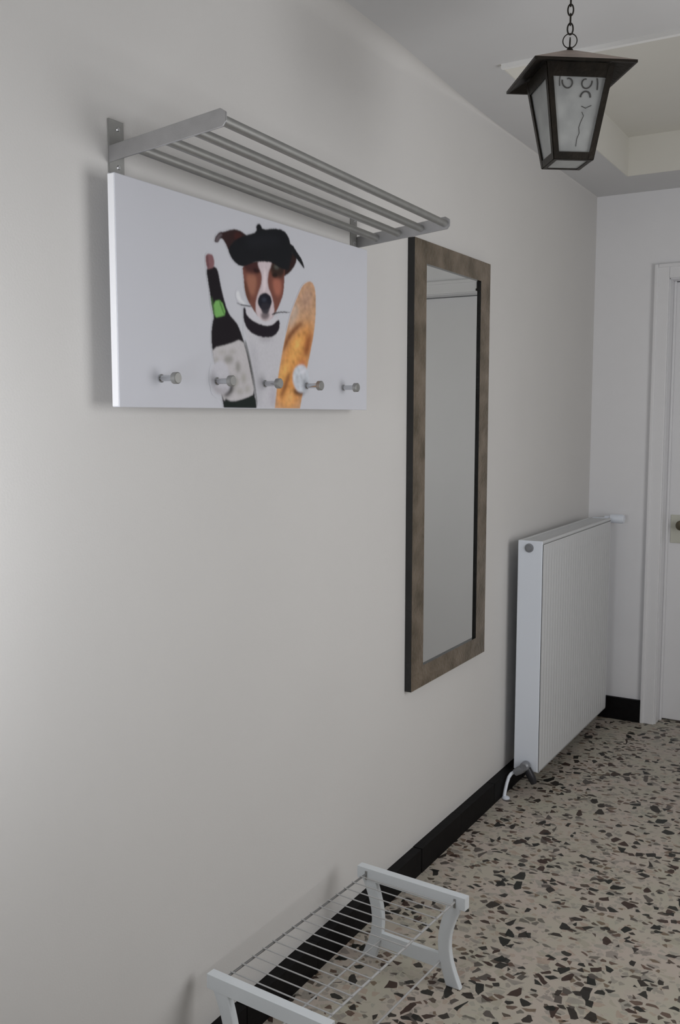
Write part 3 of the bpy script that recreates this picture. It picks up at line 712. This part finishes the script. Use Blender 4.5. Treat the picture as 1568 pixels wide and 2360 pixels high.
for k in range(4):
    j = (k+1) % 4; a, b = sq(BB, ZBOT), sq(BB-0.018, ZBOT)
    v = [bm.verts.new(p+Vector((0, 0, z))) for z in (-0.001, 0.001) for p in (a[k], a[j], b[j], b[k])]
    for f in ((0, 1, 2, 3), (7, 6, 5, 4), (0, 4, 5, 1), (1, 5, 6, 2), (2, 6, 7, 3), (3, 7, 4, 0)): bm.faces.new([v[i] for i in f])
bmesh.ops.recalc_face_normals(bm, faces=bm.faces[:])
obj('bottom_frame', bm, IRON, la)
# socket inside
bm = bmesh.new(); tube(bm, [(0, 0, 0.018), (0, 0, -0.035)], 0.016, 16); sk = obj('bulb_socket', bm, IRON, la, smooth=True)
bm = bmesh.new(); tube(bm, [(0, 0, -0.035), (0, 0, -0.045), (0, 0, -0.065), (0, 0, -0.085), (0, 0, -0.100), (0, 0, -0.106)], [0.012, 0.018, 0.026, 0.027, 0.018, 0.006], 20)
obj('bulb', bm, mat('opal_bulb', (0.8, 0.8, 0.78), 0.3, var=0.01), la, smooth=True)
# finial, ring and chain
bm = bmesh.new(); tube(bm, [(0, 0, HA-0.002), (0, 0, HA+0.004), (0, 0, HA+0.010)], [0.010, 0.008, 0.005], 14)
obj('finial', bm, IRON, la, smooth=True)
def ring(z, r, ax, rt=0.0014, el=1.0):
    pts = []
    for i in range(24):
        a = 2*math.pi*i/24; h = r*math.cos(a); vz = r*el*math.sin(a)
        pts.append((h*math.cos(ax), h*math.sin(ax), z+vz))
    return tube(bmesh.new(), pts, rt, 8, closed=True)
view = math.radians(-15)
obj('ring', ring(HA+0.025, 0.0165, view, 0.0013), IRON, la, smooth=True)
obj('ring', ring(HA+0.020, 0.012, view+math.pi/2, 0.0013), IRON, la, smooth=True)
z = HA+0.052; i = 0
zt = ZC-LC[2]-0.024
while z < zt:
    obj('chain_link', ring(z, 0.0065, view+(i % 2)*math.pi/2, 0.0019, 2.0), IRON, la, smooth=True)
    z += 0.0215; i += 1
bm = bmesh.new(); zz = ZC-LC[2]; tube(bm, [(0, 0, zz), (0, 0, zz-0.008), (0, 0, zz-0.02), (0, 0, zz-0.030)], [0.045, 0.044, 0.020, 0.004], 28)
obj('ceiling_rose', bm, IRON, la, smooth=True)

# ------------------------------------------------------------------ shoe rack
RA = math.radians(-3.4)
sr = thing('shoe_rack', 'low white shoe rack with curved end frames and a wire shelf on the terrazzo', 'shoe rack', (0.046, 1.612, 0), RA)
RWID, RLEN, RH = 0.338, 0.655, 0.262
def leg_poly(right):
    outer = []; inner = []
    for i in range(17):
        s = i/16; z = s*(RH-0.030)
        bow = math.sin(math.pi*s)**1.0*0.034
        wd = 0.036+0.008*abs(2*s-1)**2
        outer.append((0.012+bow, z)); inner.append((0.012+bow+wd, z))
    poly = outer+inner[::-1]
    if right: poly = [(RWID-x, z) for x, z in poly]
    return poly
T = 0.022
for ye in (0.0, RLEN):
    y0, y1 = (ye, ye+T) if ye == 0 else (ye-T, ye)
    bm = B((0, y0-0.001, RH-0.034), (RWID, y1+0.001, RH)); obj('top_rail', bm, RACKW, sr, bevel=0.006, seg=3)
    for right in (False, True):
        bm = bmesh.new(); prism(bm, leg_poly(right), 1, y0+0.002, y1-0.002)
        obj('leg', bm, RACKW, sr, bevel=0.003)
    bm = B((0.060, y0+0.004, 0.042), (RWID-0.060, y1-0.004, 0.082)); obj('bottom_rail', bm, RACKW, sr, bevel=0.003)
zr = RH-0.016
rods = []
for x in (0.030, RWID-0.030):
    bm = bmesh.new(); tube(bm, [(x, T-0.004, zr), (x, RLEN-T+0.004, zr)], 0.0030, 10)
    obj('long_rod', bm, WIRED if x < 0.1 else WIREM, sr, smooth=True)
for x in (0.075, RWID-0.075):
    bm = bmesh.new(); tube(bm, [(x, T-0.006, 0.062), (x, RLEN-T+0.006, 0.062)], 0.0028, 10)
    obj('lower_rod', bm, WIREM, sr, smooth=True)
for x in (0.030, RWID-0.030):
    for (ya, sg) in ((T, 1), (RLEN-T, -1)):
        bm = B((x-0.003, min(ya, ya+sg*0.004), zr-0.016), (x+0.003, max(ya, ya+sg*0.004), zr+0.008)); obj('rod_clip', bm, STEELD, sr, bevel=0.001, seg=1)
NW = 15; me = None
for i in range(NW):
    y = T+(RLEN-2*T)*(i+0.75)/(NW+0.5)
    if me is None:
        bm = bmesh.new(); tube(bm, [(0.026, 0, zr+0.004), (RWID-0.026, 0, zr+0.004)], 0.0017, 8)
        o = obj('wire', bm, WIREM, sr, smooth=True); me = o.data
    else:
        o = bpy.data.objects.new('wire', me); COL.objects.link(o); o.parent = sr
    o.location = (0, y, 0)
